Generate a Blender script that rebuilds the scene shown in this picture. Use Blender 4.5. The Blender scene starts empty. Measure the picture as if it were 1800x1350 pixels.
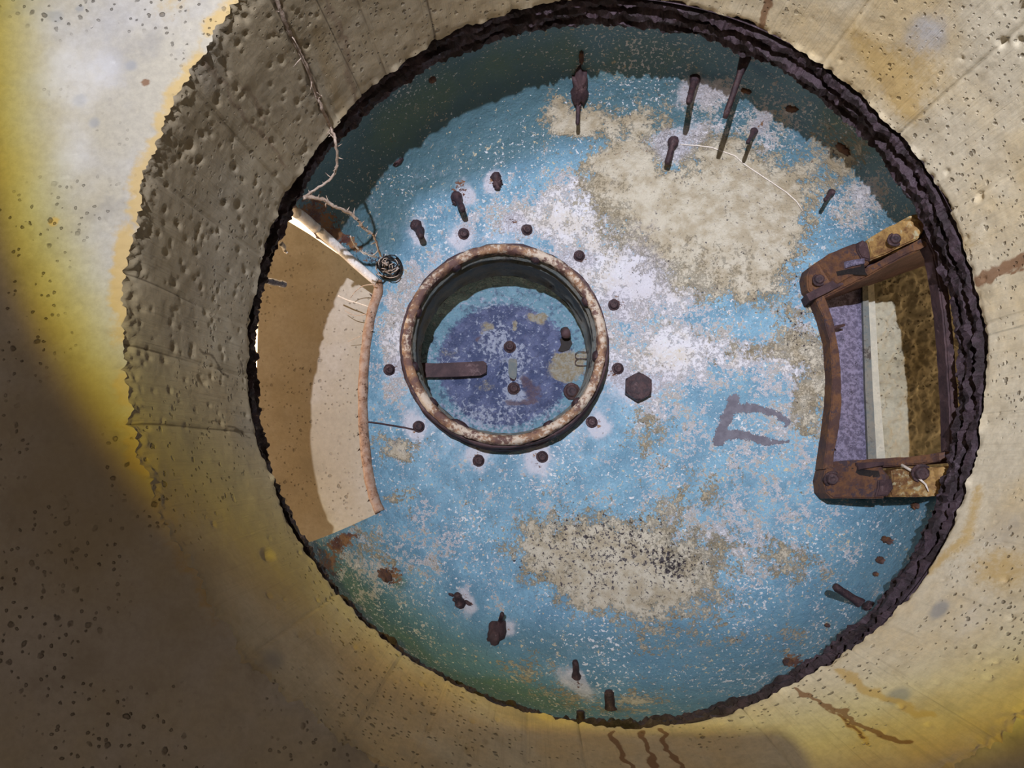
import bpy, bmesh, math, random
import numpy as np
from mathutils import Vector, Matrix
from mathutils.bvhtree import BVHTree

random.seed(7)
SC = 0.65            # working units -> metres
CAM_Z = 2.60         # camera height above the floor, metres
F = 1350.0           # focal length in pixels of an 1800 px wide frame
scene = bpy.context.scene
C = scene.collection

# ------------------------------------------------------------------ camera
_d = np.array([(880-900)/F, (880-675)/F, 1.0]); _d /= np.linalg.norm(_d)
_v = np.cross(_d, [0, 0, 1.0]); _c = _d[2]
_K = np.array([[0, -_v[2], _v[1]], [_v[2], 0, -_v[0]], [-_v[1], _v[0], 0]])
ROT = np.eye(3)+_K+_K@_K/(1+_c)
cam_data = bpy.data.cameras.new('camera')
cam = bpy.data.objects.new('camera', cam_data)
C.objects.link(cam)
cam_data.sensor_fit = 'HORIZONTAL'
cam_data.sensor_width = 36.0
cam_data.lens = 36.0*F/1800.0
cam_data.clip_start = 0.02
_B = np.diag([1.0, -1.0, -1.0])
_M = ROT@_B
cam.matrix_world = Matrix.Translation((0, 0, CAM_Z)) @ Matrix([list(r) for r in _M]).to_4x4()
scene.camera = cam

# ------------------------------------------------------------------ world, lights, exposure
scene.view_settings.view_transform = 'Standard'
scene.view_settings.look = 'None'
scene.view_settings.gamma = 1.0
scene.view_settings.exposure = 0.0
scene.view_settings.use_curve_mapping = False

world = bpy.data.worlds.new('world'); scene.world = world
world.use_nodes = True
bg = world.node_tree.nodes['Background']
bg.inputs[0].default_value = (1.0, 0.72, 0.42, 1)
bg.inputs[1].default_value = 3.7

TORCH = (-0.5, -1.12, -3.5)          # working units, relative to the camera
AXIS = None
def add_torch():
    ld = bpy.data.lights.new('torch', 'POINT')
    ld.energy = 1.0
    ld.shadow_soft_size = 0.022
    ld.use_nodes = True
    nt = ld.node_tree; N = nt.nodes; L = nt.links
    em = N['Emission']
    g = N.new('ShaderNodeNewGeometry')
    dt = N.new('ShaderNodeVectorMath'); dt.operation = 'DOT_PRODUCT'
    L.new(g.outputs['Incoming'], dt.inputs[0])
    dt.inputs[1].default_value = TORCH_AXIS
    ab = N.new('ShaderNodeMath'); ab.operation = 'MINIMUM'; ab.inputs[1].default_value = 1.0
    L.new(dt.outputs['Value'], ab.inputs[0])
    ac = N.new('ShaderNodeMath'); ac.operation = 'ARCCOSINE'
    L.new(ab.outputs[0], ac.inputs[0])
    dv = N.new('ShaderNodeMath'); dv.operation = 'DIVIDE'; dv.inputs[1].default_value = math.radians(30)
    L.new(ac.outputs[0], dv.inputs[0])
    cr = N.new('ShaderNodeValToRGB')
    e = cr.color_ramp.elements
    h = TORCH_HALF
    stops = [(0, (.98, .985, 1.03)), (5, (.96, .965, 1.03)), (8.5, (.80, .81, .86)), (h-2.6, (.56, .57, .62)), (h-1.5, (.50, .49, .46)), (h-.85, (.45, .42, .20)), (h-.35, (.36, .29, .015)),
             (h+.0, (.20, .12, .02)), (h+.22, (.036, .027, .019)), (h+4, (.030, .022, .016)), (30, (.024, .018, .014))]
    e[0].position = 0; e[0].color = (*stops[0][1], 1)
    e[1].position = 1; e[1].color = (*stops[-1][1], 1)
    for a, c in stops[1:-1]:
        k = e.new(a/30); k.color = (*c, 1)
    L.new(dv.outputs[0], cr.inputs[0])
    L.new(cr.outputs[0], em.inputs['Color'])
    em.inputs['Strength'].default_value = TORCH_POWER
    o = bpy.data.objects.new('torch', ld); C.objects.link(o)
    o.location = Vector(TORCH)*SC+Vector((0, 0, CAM_Z))
TORCH_AXIS = (0.1775, 0.0580, 0.9824)
TORCH_HALF = 14.26
TORCH_POWER = 720.0

def add_fill_light():  # added lamp from below, fills the shadows; there is no doorway
    ld = bpy.data.lights.new('fill_light', 'AREA')
    ld.shape = 'RECTANGLE'; ld.size = 1.2; ld.size_y = 1.4
    ld.energy = 5.5; ld.color = (1.0, .86, .68)
    o = bpy.data.objects.new('fill_light', ld); C.objects.link(o)
    o.location = (0.5, 0.6, 0.25)
    o.rotation_euler = (math.radians(180), 0, 0)
add_torch()
add_fill_light()

# ------------------------------------------------------------------ geometry of the view (used only to place things)
CX, CY, R0, Z0 = 0.2314, -0.3165, 0.7195, 1.465   # shaft axis, radius, top
FLARE = 0.165; ZC = 1.10                                        # underside of the room ceiling
AX = Vector((CX, CY, 0))
def ray(px, py):
    return Vector(ROT@np.array([(px-900)/F, (py-675)/F, 1.0]))
def atz(px, py, z):
    r = ray(px, py); return r*(z/r.z)
def on_shaft(px, py, inset=0.0):
    # wall radius R0 + FLARE*(Z0 - z): the shaft opens slightly towards the room
    r = ray(px, py); r = r/r.z; R = R0-inset+FLARE*Z0
    a = r.x**2+r.y**2-FLARE**2; b = -2*(r.x*CX+r.y*CY)+2*R*FLARE; c = CX*CX+CY*CY-R*R
    return r*((-b+math.sqrt(b*b-4*a*c))/(2*a))
PR = [(0, 1.930), (.2, 1.925), (.38, 1.912), (.48, 1.898), (.55, 1.878), (.62, 1.842), (.68, 1.790), (.72, 1.730), (.742, 1.66), (.748, 1.58), (.748, 1.50)]
def resample(P, n):
    # smooth (Catmull-Rom) resampling of a profile
    P = [Vector(p).to_3d() for p in P]; Q = [P[0]*2-P[1]]+P+[P[-1]*2-P[-2]]
    out = []
    for i in range(1, len(Q)-2):
        for k in range(24):
            t = k/24; a, b, c, d = Q[i-1:i+3]
            out.append(.5*((2*b)+(c-a)*t+(2*a-5*b+4*c-d)*t*t+(3*b-a-3*c+d)*t**3))
    out.append(Q[-2])
    L = [0]
    for i in range(1, len(out)): L.append(L[-1]+(out[i]-out[i-1]).length)
    res = []
    for k in range(n):
        s = L[-1]*k/(n-1)
        j = int(np.searchsorted(L, s)); j = max(1, min(j, len(L)-1))
        u = (s-L[j-1])/max(1e-9, L[j]-L[j-1]); res.append(out[j-1].lerp(out[j], u))
    return [(p.x, p.y) for p in res]
DPROF = resample(PR, 150)

# ------------------------------------------------------------------ numpy noise
_rng = np.random.RandomState(3)
_LAT = _rng.rand(256, 256)
def vn(x, y):
    xi = np.floor(x).astype(int); yi = np.floor(y).astype(int)
    fx = x-xi; fy = y-yi; fx = fx*fx*(3-2*fx); fy = fy*fy*(3-2*fy)
    a = _LAT[xi % 256, yi % 256]; b = _LAT[(xi+1) % 256, yi % 256]
    c = _LAT[xi % 256, (yi+1) % 256]; d = _LAT[(xi+1) % 256, (yi+1) % 256]
    return (a*(1-fx)+b*fx)*(1-fy)+(c*(1-fx)+d*fx)*fy-.5
def fbm(x, y, o=4, rough=.5):
    s = 0; a = 1; t = 0
    for k in range(o):
        s = s+a*vn(x*2**k+17.3*k, y*2**k+5.1*k); t += a; a *= rough
    return s/t*2

# ------------------------------------------------------------------ materials
def new_mat(name, rough=.8, metal=0.0, spec=.3):
    m = bpy.data.materials.new(name); m.use_nodes = True
    b = m.node_tree.nodes['Principled BSDF']
    b.inputs['Roughness'].default_value = rough; b.inputs['Metallic'].default_value = metal
    b.inputs['Specular IOR Level'].default_value = spec
    return m
class NB:
    """small node builder"""
    def __init__(s, m):
        s.m = m; s.nt = m.node_tree; s.N = s.nt.nodes; s.L = s.nt.links; s.b = s.N['Principled BSDF']
        tc = s.N.new('ShaderNodeTexCoord'); mp = s.N.new('ShaderNodeMapping')
        mp.inputs['Scale'].default_value = (1/SC,)*3
        s.L.new(tc.outputs['Object'], mp.inputs[0]); s.co = mp.outputs[0]; s.tc = tc
    def put(s, v, sock):
        if hasattr(v, 'links') or isinstance(v, bpy.types.NodeSocket): s.L.new(v, sock)
        elif isinstance(v, (tuple, list)) and len(v) == 3 and sock.type == 'RGBA': sock.default_value = (*v, 1)
        else: sock.default_value = v
    def noise(s, scale, detail=4, rough=.6, co=None, dist=0.0, color=False):
        n = s.N.new('ShaderNodeTexNoise'); n.inputs['Scale'].default_value = scale
        n.inputs['Detail'].default_value = detail; n.inputs['Roughness'].default_value = rough
        n.inputs['Distortion'].default_value = dist
        s.L.new(co or s.co, n.inputs['Vector']); return n.outputs['Color' if color else 'Fac']
    def vor(s, scale, out='Distance', co=None, rnd=1.0, feat='F1'):
        n = s.N.new('ShaderNodeTexVoronoi'); n.feature = feat; n.inputs['Scale'].default_value = scale
        n.inputs['Randomness'].default_value = rnd
        s.L.new(co or s.co, n.inputs['Vector']); return n.outputs[out]
    def math(s, op, a, b=0.0, clamp=False):
        n = s.N.new('ShaderNodeMath'); n.operation = op; n.use_clamp = clamp
        s.put(a, n.inputs[0]); s.put(b, n.inputs[1]); return n.outputs[0]
    def ramp(s, v, lo, hi, a=0.0, b=1.0):
        n = s.N.new('ShaderNodeMapRange'); n.interpolation_type = 'SMOOTHSTEP'
        s.put(v, n.inputs['Value']); n.inputs['From Min'].default_value = lo; n.inputs['From Max'].default_value = hi
        n.inputs['To Min'].default_value = a; n.inputs['To Max'].default_value = b
        return n.outputs['Result']
    def mix(s, f, a, b, kind='MIX'):
        n = s.N.new('ShaderNodeMix'); n.data_type = 'RGBA'; n.blend_type = kind; n.clamp_factor = True
        s.put(f, n.inputs['Factor']); s.put(a, n.inputs['A'] if False else n.inputs[6]); s.put(b, n.inputs[7])
        return n.outputs[2]
    def attr(s, name):
        n = s.N.new('ShaderNodeAttribute'); n.attribute_name = name; return n.outputs['Fac']
    def vscale(s, v, co=None):
        n = s.N.new('ShaderNodeVectorMath'); n.operation = 'MULTIPLY'
        s.L.new(co or s.co, n.inputs[0]); n.inputs[1].default_value = v; return n.outputs[0]
    def bump(s, h, dist, strength=1.0, prev=None):
        n = s.N.new('ShaderNodeBump'); n.inputs['Distance'].default_value = dist*SC
        n.inputs['Strength'].default_value = strength; s.put(h, n.inputs['Height'])
        if prev: s.L.new(prev, n.inputs['Normal'])
        return n.outputs[0]
    def done(s, col, normal=None, rough=None):
        s.put(col, s.b.inputs['Base Color'])
        if normal: s.L.new(normal, s.b.inputs['Normal'])
        if rough is not None: s.put(rough, s.b.inputs['Roughness'])
        return s.m

def concrete_mat(name, light, dark, warm, grain=True, pit=1.0):
    n = NB(new_mat(name, .9, 0, .15))
    big = n.noise(3.2, 5, .62); mid = n.noise(11, 5, .6); fine = n.noise(90, 4, .7)
    col = n.mix(n.ramp(big, .38, .62), light, warm)
    col = n.mix(n.ramp(mid, .50, .72, 0, .75), col, dark)
    col = n.mix(n.ramp(fine, .3, .7, 0, .28), col, n.mix(.5, dark, (.12, .10, .08)))
    if grain:
        uv = n.N.new('ShaderNodeUVMap').outputs[0]
        gu = n.vscale((95, 3.0, 1), uv)
        wood = n.noise(1.0, 4, .65, co=gu, dist=.7)
        col = n.mix(n.ramp(wood, .52, .75, 0, .30), col, n.mix(.5, dark, (.14, .10, .06)))
    # grey weathering, rust and yellow stains painted per vertex, edges broken up by noise
    col = n.mix(n.ramp(n.math('ADD', n.attr('grey'), n.math('MULTIPLY', mid, .5)), .35, .85, 0, .8), col, (.33, .33, .34))
    col = n.mix(n.ramp(n.math('ADD', n.attr('pale'), n.math('MULTIPLY', mid, .6)), .5, .9, 0, .85), col, (.74, .74, .78))
    col = n.mix(n.ramp(n.math('ADD', n.attr('ochre'), n.math('MULTIPLY', fine, .5)), .42, .80, 0, .85), col, (.56, .40, .17))
    col = n.mix(n.ramp(n.math('ADD', n.attr('rust'), n.math('MULTIPLY', fine, .5)), .42, .80, 0, .80), col, (.20, .085, .035))
    col = n.mix(n.ramp(n.math('ADD', n.attr('dirt_shade'), n.math('MULTIPLY', big, .6)), .35, 1.15, 0, .72), col, (.28, .24, .185))
    col = n.mix(n.ramp(n.math('ADD', n.attr('joint'), n.math('MULTIPLY', mid, .6)), .6, 1.1, 0, .75), col, (.10, .075, .05))
    # blow-holes
    def pits(scale, rad, gate):
        wob = n.N.new('ShaderNodeVectorMath'); wob.operation = 'ADD'
        ns = n.noise(scale*1.4, 2, .6, color=True); sc_ = n.N.new('ShaderNodeVectorMath'); sc_.operation = 'SCALE'
        n.L.new(ns, sc_.inputs[0]); sc_.inputs[3].default_value = .5/scale
        n.L.new(n.co, wob.inputs[0]); n.L.new(sc_.outputs[0], wob.inputs[1])
        d = n.vor(scale, 'Distance', co=wob.outputs[0]); c = n.vor(scale, 'Color', co=wob.outputs[0])
        sep = n.N.new('ShaderNodeSeparateColor'); n.L.new(c, sep.inputs[0])
        g = n.math('MULTIPLY', n.ramp(sep.outputs[0], gate, gate+.03), n.ramp(n.noise(4, 2), .40, .56))
        return n.math('MULTIPLY', n.ramp(d, rad, rad*.45), g)
    p1 = pits(50, .26, .62); p2 = pits(105, .30, .60)
    p = n.math('MAXIMUM', p1, p2)
    col = n.mix(n.math('MULTIPLY', p, .55*pit), col, (.07, .05, .035))
    h = n.math('SUBTRACT', n.math('ADD', n.math('MULTIPLY', mid, .6), n.math('MULTIPLY', fine, .35)), n.math('MULTIPLY', p, 1.5*pit))
    if grain: h = n.math('ADD', h, n.math('MULTIPLY', wood, .8))
    nor = n.bump(h, .0026, .85)
    return n.done(col, nor)

M = {}
M['shaft'] = concrete_mat('shaft_concrete', (.70, .635, .50), (.50, .43, .31), (.68, .55, .34))
M['ceiling'] = concrete_mat('ceiling_concrete', (.50, .49, .50), (.36, .34, .32), (.50, .46, .38), grain=False, pit=1.1)
M['soffit'] = concrete_mat('soffit_concrete', (.37, .335, .30), (.27, .235, .19), (.33, .285, .225), grain=False, pit=.8)
M['rough'] = concrete_mat('rough_concrete', (.34, .325, .26), (.16, .145, .115), (.27, .245, .17), grain=False, pit=1.6)
M['plain'] = concrete_mat('room_concrete', (.35, .33, .30), (.25, .23, .2), (.33, .29, .23), grain=False)

def dome_mat():
    n = NB(new_mat('peeling_blue_paint', .62, 0, .35))
    nf = n.noise(105, 6, .66); nm = n.noise(27, 9, .68, co=n.vscale((1.1, .9, 1))); n1 = n.math('ADD', n.math('MULTIPLY', nm, .52), n.math('MULTIPLY', nf, .48)); n2 = n.noise(220, 4, .7); n3 = n.noise(16, 5, .62); n4 = n.noise(5, 3, .5)
    bl = n.mix(n.ramp(n3, .35, .65), (.095, .205, .305), (.15, .30, .425))
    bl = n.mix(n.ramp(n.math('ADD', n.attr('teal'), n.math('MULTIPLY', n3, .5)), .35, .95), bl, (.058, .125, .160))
    bl = n.mix(n.ramp(n.math('ADD', n.attr('green'), n.math('MULTIPLY', n3, .4)), .4, .95), bl, (.085, .155, .130))
    bl = n.mix(n.ramp(n2, .45, .68, 0, .5), bl, (.06, .125, .19))
    # layered flakes
    wv = n.math('ADD', n.math('MULTIPLY', n.attr('white'), .20), n.math('ADD', n.math('MULTIPLY', n1, .75), n.math('MULTIPLY', n2, .25)))
    col = n.mix(n.ramp(wv, .55, .575), bl, n.mix(n.ramp(n3, .4, .62), (.52, .52, .58), (.46, .43, .41)))
    fk = n.math('ADD', n.noise(125, 3, .6, co=n.vscale((1, 1.15, 1))), n.math('ADD', n.math('MULTIPLY', n4, .30), n.math('MULTIPLY', n.attr('white'), .06)))
    col = n.mix(n.ramp(fk, .775, .80), col, (.50, .51, .55))
    fk2 = n.math('ADD', n.noise(80, 4, .65, co=n.vscale((1.2, 1, 1.4))), n.math('ADD', n.math('MULTIPLY', n3, .30), n.math('MULTIPLY', n.attr('cream'), .05)))
    col = n.mix(n.ramp(fk2, .79, .82), col, (.40, .35, .26))
    n5 = n.noise(26, 6, .60, co=n.vscale((1.0, 1.12, 1)))
    n6 = n.math('ADD', n.math('MULTIPLY', n.noise(24, 9, .68, co=n.vscale((1.2, 1.0, 1.7))), .62), n.math('MULTIPLY', n.noise(85, 6, .68, co=n.vscale((1.3, 1.0, 1.7))), .38))
    cv = n.math('ADD', n.math('MULTIPLY', n.attr('cream'), .24), n.math('ADD', n.math('MULTIPLY', n6, .75), n.math('MULTIPLY', n2, .25)))
    col = n.mix(n.ramp(cv, .575, .615), col, n.mix(n.ramp(n5, .38, .64), (.40, .365, .30), (.29, .245, .175)))
    # pale lime bloom (soft)
    col = n.mix(n.ramp(n.math('ADD', n.attr('bloom'), n.math('ADD', n.math('MULTIPLY', n1, 1.1), n.math('MULTIPLY', n3, .5))), .85, 1.35, 0, .8), col, (.44, .43, .50))
    # rust and dark specks
    rv = n.math('ADD', n.math('MULTIPLY', n.attr('rust'), .36), n.noise(75, 5, .7, co=n.vscale((1, 1.4, .8))))
    col = n.mix(n.ramp(rv, .70, .76), col, n.mix(n.ramp(n5, .4, .6), (.085, .035, .03), (.20, .10, .045)))
    kv = n.math('ADD', n.math('ADD', n.math('MULTIPLY', n.attr('dark'), .30), n.ramp(cv, .52, .60, 0, .05)), n.noise(110, 4, .7, co=n.vscale((1.1, 1, 1.3))))
    col = n.mix(n.ramp(kv, .69, .74), col, (.035, .028, .035))
    h = n.math('ADD', n.math('ADD', n.ramp(wv, .56, .64, 0, 1), n.ramp(cv, .58, .65, 0, 1)), n.math('MULTIPLY', n2, .6))
    nor = n.bump(h, .0022, .8)
    nor = n.bump(n3, .014, .7, nor)
    return n.done(col, nor, n.ramp(n1, .3, .7, .42, .75))
M['dome'] = dome_mat()

def rust_mat(name, a, b, c, sc=1.0, rough=.7, metal=.15, amt=.5, bump=.004):
    n = NB(new_mat(name, rough, metal, .35))
    n1 = n.noise(26*sc, 6, .65); n2 = n.noise(95*sc, 5, .7)
    col = n.mix(n.ramp(n1, .40, .60), a, b)
    col = n.mix(n.ramp(n.math('ADD', n.math('MULTIPLY', n2, .5), n.math('MULTIPLY', n.noise(13*sc, 4, .6), .5)), .62-amt*.2, .70-amt*.2), col, c)
    nor = n.bump(n.math('ADD', n1, n.math('MULTIPLY', n2, .5)), bump, .9)
    return n.done(col, nor)
M['black_rust'] = rust_mat('black_layered_rust', (.022, .014, .018), (.055, .035, .048), (.105, .078, .10), amt=.25, bump=.008, rough=.6)
M['rust'] = rust_mat('brown_rust', (.065, .033, .030), (.135, .062, .030), (.045, .030, .040), amt=.5)
M['dark_rust'] = rust_mat('dark_purple_rust', (.036, .020, .026), (.065, .036, .042), (.12, .078, .085), amt=.3)
M['bolt'] = rust_mat('bolt_rust', (.026, .015, .021), (.052, .026, .030), (.11, .07, .08), sc=3, amt=.3, bump=.003, rough=.5)
M['ochre_rust'] = rust_mat('ochre_rust_with_paint', (.12, .055, .025), (.34, .21, .075), (.38, .35, .23), amt=.42)
M['collar'] = rust_mat('collar_rust_and_lime', (.11, .06, .055), (.27, .155, .09), (.46, .39, .33), sc=.9, amt=.66, bump=.005)
M['tube'] = rust_mat('grimy_tube_steel', (.10, .12, .13), (.15, .15, .14), (.05, .045, .045), sc=1.2, amt=.35)
M['lip'] = rust_mat('lip_pinkish_rust', (.36, .26, .21), (.27, .16, .11), (.10, .055, .04), sc=2.0, amt=.42)
M['glare_steel'] = rust_mat('daylight_glare_steel', (.86, .84, .86), (.76, .70, .68), (.40, .26, .2), sc=1.6, amt=.05)  # near-white colour puts the daylight glare into the edge bar
M['purple_steel'] = rust_mat('purple_grey_steel', (.09, .08, .135), (.22, .20, .31), (.03, .026, .045), sc=4.5, amt=.42, metal=.2, rough=.5)
M['void'] = rust_mat('plain_black', (.010, .008, .010), (.016, .012, .012), (.02, .015, .015))  # even black, also drawn as the dark inside slots and hole
M['root'] = rust_mat('dried_root_bark', (.36, .27, .22), (.50, .40, .34), (.22, .15, .11), sc=3, metal=0, amt=.3, rough=.85)
M['straw'] = rust_mat('pale_straw', (.62, .55, .50), (.72, .66, .62), (.5, .42, .36), sc=3, metal=0, amt=.2)
M['mortar'] = rust_mat('pale_mortar', (.34, .34, .30), (.40, .39, .34), (.22, .21, .18), sc=2, metal=0, amt=.2, rough=.9)
M['mark'] = rust_mat('faded_dark_paint', (.095, .09, .12), (.125, .12, .155), (.20, .24, .30), sc=2.2, metal=0, amt=.12, bump=.002)
M['pin'] = rust_mat('steel_pin', (.10, .10, .13), (.20, .20, .25), (.5, .5, .6), sc=4, metal=.7, rough=.3, amt=.3)
def lid_mat():
    n = NB(new_mat('lid_violet_blue_paint', .45, .1, .5))
    n1 = n.noise(85, 6, .72); n2 = n.noise(160, 4, .7); n3 = n.noise(20, 4, .6)
    core = n.mix(n.ramp(n3, .40, .62), (.045, .065, .155), (.10, .125, .25))
    edge = n.mix(n.ramp(n3, .35, .65), (.11, .23, .32), (.14, .28, .385))
    col = n.mix(n.ramp(n.math('ADD', n.attr('edge'), n.math('MULTIPLY', n.math('SUBTRACT', n1, .5), .9)), .50, .66), core, edge)
    fl = n.math('ADD', n.math('MULTIPLY', n.attr('flake'), .15), n1)
    col = n.mix(n.ramp(fl, .56, .64), col, (.30, .34, .46))
    col = n.mix(n.ramp(n.noise(45, 6, .7, co=n.vscale((1.1, 1, 1))), .52, .64, 0, .65), col, (.03, .045, .12))
    col = n.mix(n.ramp(n.math('ADD', n.math('MULTIPLY', n.attr('yel'), .6), n.math('MULTIPLY', n2, .6)), .50, .72), col, n.mix(n.ramp(n1, .4, .6), (.27, .27, .25), (.23, .19, .12)))
    col = n.mix(n.ramp(n.math('ADD', n.math('MULTIPLY', n.attr('brown'), .6), n.math('MULTIPLY', n1, .8)), .72, .92, 0, .85), col, (.085, .055, .08))
    nor = n.bump(n.math('ADD', n1, n.math('MULTIPLY', n2, .7)), .006, 1.0)
    nor = n.bump(n3, .02, .6, nor)
    return n.done(col, nor, n.ramp(n1, .3, .7, .28, .6))
M['lid'] = lid_mat()

# ------------------------------------------------------------------ object helpers
def mesh_obj(name, verts, faces, mat, parent=None, smooth=True):
    me = bpy.data.meshes.new(name); me.from_pydata([tuple(v) for v in verts], [], faces); me.update()
    if mat: me.materials.append(M[mat] if isinstance(mat, str) else mat)
    if smooth:
        me.polygons.foreach_set('use_smooth', [True]*len(me.polygons))
    o = bpy.data.objects.new(name, me); C.objects.link(o)
    if parent: o.parent = parent
    return o
def from_bm(name, bm, mat, parent=None, smooth=False):
    me = bpy.data.meshes.new(name); bm.to_mesh(me); bm.free(); me.materials.append(M[mat])
    if smooth: me.polygons.foreach_set('use_smooth', [True]*len(me.polygons))
    o = bpy.data.objects.new(name, me); C.objects.link(o)
    if parent: o.parent = parent
    return o
def tag(o, label=None, cat=None, group=None, kind=None):
    if label: o['label'] = label
    if cat: o['category'] = cat
    if group: o['group'] = group
    if kind: o['kind'] = kind
    return o
def empty(name, loc, label, cat, group=None):
    o = bpy.data.objects.new(name, None); o.empty_display_size = .05; C.objects.link(o); o.location = loc
    return tag(o, label, cat, group)
def local(o, parent):
    """mesh built in world coordinates -> child coordinates of an unrotated parent"""
    L = parent.location.copy(); p = parent.parent
    while p: L += p.location; p = p.parent
    o.data.transform(Matrix.Translation(-L)); return o
def set_attr(o, name, arr):
    a = o.data.attributes.new(name, 'FLOAT', 'POINT'); a.data.foreach_set('value', np.asarray(arr, dtype=np.float32))
def grid_faces(nu, nv, closed=True, flip=False):
    f = []
    for j in range(nv-1):
        for i in range(nu if closed else nu-1):
            a = j*nu+i; b = j*nu+(i+1) % nu; q = (a, b, b+nu, a+nu)
            f.append(q[::-1] if flip else q)
    return f
def lathe_bm(bm, prof, c, n=64, jag=None):
    rings = []
    for k, (r, z) in enumerate(prof):
        row = []
        for i in range(n):
            t = 2*math.pi*i/n
            rr = r+(jag(k, t) if jag else 0)
            row.append(bm.verts.new((c[0]+rr*math.cos(t), c[1]+rr*math.sin(t), z)))
        rings.append(row)
    for a, b in zip(rings[:-1], rings[1:]):
        for i in range(n):
            bm.faces.new((a[i], a[(i+1) % n], b[(i+1) % n], b[i]))
    return rings
def tube_bm(bm, pts, rad, n=7, wob=0.0):
    pts = [Vector(p) for p in pts]
    if not hasattr(rad, '__len__'): rad = [rad]*len(pts)
    rows = []; up = Vector((.3, .2, 1)).normalized()
    for i, p in enumerate(pts):
        t = (pts[min(i+1, len(pts)-1)]-pts[max(i-1, 0)]).normalized()
        s = t.cross(up)
        if s.length < .1: s = t.cross(Vector((1, 0, 0)))
        s.normalize(); u = s.cross(t)
        rows.append([bm.verts.new(p+(s*math.cos(2*math.pi*k/n)+u*math.sin(2*math.pi*k/n))*rad[i]*(1+random.uniform(-wob, wob))) for k in range(n)])
    for a, b in zip(rows[:-1], rows[1:]):
        for k in range(n): bm.faces.new((a[k], a[(k+1) % n], b[(k+1) % n], b[k]))
    bm.faces.new(rows[0][::-1]); bm.faces.new(rows[-1])
def smooth_path(P, n=8):
    P = [Vector(p) for p in P]; Q = [P[0]*2-P[1]]+P+[P[-1]*2-P[-2]]; out = []
    for i in range(1, len(Q)-2):
        for k in range(n):
            t = k/n; a, b, c, d = Q[i-1:i+3]
            out.append(.5*((2*b)+(c-a)*t+(2*a-5*b+4*c-d)*t*t+(3*b-a-3*c+d)*t**3))
    out.append(P[-1]); return out
def seg_dist(X, Y, a, b):
    ax, ay = a; bx, by = b; dx, dy = bx-ax, by-ay; L = dx*dx+dy*dy+1e-12
    t = np.clip(((X-ax)*dx+(Y-ay)*dy)/L, 0, 1); return np.hypot(X-ax-t*dx, Y-ay-t*dy), t

# ------------------------------------------------------------------ the setting: shaft wall and ceiling
def ang(p): return math.atan2(p.y-CY, p.x-CX)
NU, NV = 1300, 96
th = np.arange(NU)*2*math.pi/NU
jointpix = [(925, 1310), (1022, 1300), (1375, 1325), (760, 1260), (655, 1230), (470, 1130), (380, 755), (400, 560), (430, 430), (480, 310), (420, 150), (545, 120), (610, 110), (655, 70), (760, 40),
            (900, 10), (1480, 70), (1620, 200), (1740, 330), (1770, 560), (1775, 800), (1680, 1020), (1560, 1180), (350, 640)]
joints = sorted(ang(on_shaft(*p)) % (2*math.pi) for p in jointpix)
brd = np.searchsorted(joints, th) % len(joints)
boff = np.array([random.uniform(-.0022, .0022) for _ in joints])[brd]
jd = np.min([np.abs((th-j+math.pi) % (2*math.pi)-math.pi) for j in joints], axis=0)*R0
def edge_wob(t):
    k = NU/(2*math.pi)
    return fbm(np.cos(t)*9+40, np.sin(t)*9+40, 5, .65)*.016+fbm(np.cos(t)*30+9, np.sin(t)*30+9, 4, .6)*.006
def lip_wob(t):
    return fbm(np.cos(t)*5+80, np.sin(t)*5+80, 5, .6)*.012+fbm(np.cos(t)*50+19, np.sin(t)*50+9, 3)*.006
zz = np.concatenate([np.linspace(0, .035, 12), np.linspace(.035, 1, NV-13)[1:], [1.0, 1.0]])
zz = np.linspace(0, 1, NV)**1.0
V = []; UVu = []; 
TH, ZZ = np.meshgrid(th, zz)
Zs = ZC+ZZ*(Z0-ZC)
rad = R0+FLARE*(Z0-Zs)+boff[None, :]*np.clip(ZZ*6, 0, 1)
rad = rad+.0028*np.exp(-(jd[None, :]/.0026)**2)
rad = rad+fbm(TH*R0*7, Zs*7, 4, .5)*.0045
rad = rad+fbm(TH*R0*60, Zs*40, 3, .6)*.0008
brk = np.exp(-(ZZ/.06)**2)                        # broken arris at the foot of the shaft
rad = rad+brk*(edge_wob(th)[None, :]+.004+fbm(TH*90, Zs*110, 4, .7)*.009)
rad = rad+np.exp(-((1-ZZ)/.02)**2)*(lip_wob(th)[None, :]+.002)
# chips and blow-holes as real relief
XS = TH*R0
for k in range(520):
    if k < 330: px, py = random.uniform(210, 560), random.uniform(0, 760)
    elif k < 430: px, py = random.uniform(300, 1000), random.uniform(900, 1350)
    else: px, py = random.uniform(1200, 1800), random.uniform(0, 1300)
    p = on_shaft(px, py)
    if not (ZC+.02 < p.z < Z0-.01): continue
    a = ang(p) % (2*math.pi); s = random.choice([.0026, .003, .0035, .004, .005]); el = random.uniform(1, 2.0)
    if random.random() < .04: s *= 2
    i0 = int(a/(2*math.pi)*NU); w = int(s*4/(2*math.pi*R0)*NU)+2
    ids = np.arange(i0-w, i0+w+1) % NU
    da = ((th[ids]-a+math.pi) % (2*math.pi)-math.pi)*R0; dz = Zs[:, :1]-p.z
    rad[:, ids] += .8*s*np.exp(-((da[None, :]/s)**2+(dz/(s*el))**2)**2)
X = CX+rad*np.cos(TH); Y = CY+rad*np.sin(TH)
verts = np.stack([X.ravel(), Y.ravel(), Zs.ravel()], 1)
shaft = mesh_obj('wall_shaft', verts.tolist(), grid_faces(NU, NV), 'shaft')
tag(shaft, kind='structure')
uvl = shaft.data.uv_layers.new(name='UVMap')
li = np.empty(len(shaft.data.loops), dtype=np.int32); shaft.data.loops.foreach_get('vertex_index', li)
uu = (TH*R0).ravel()[li]; vv = Zs.ravel()[li]
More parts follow.
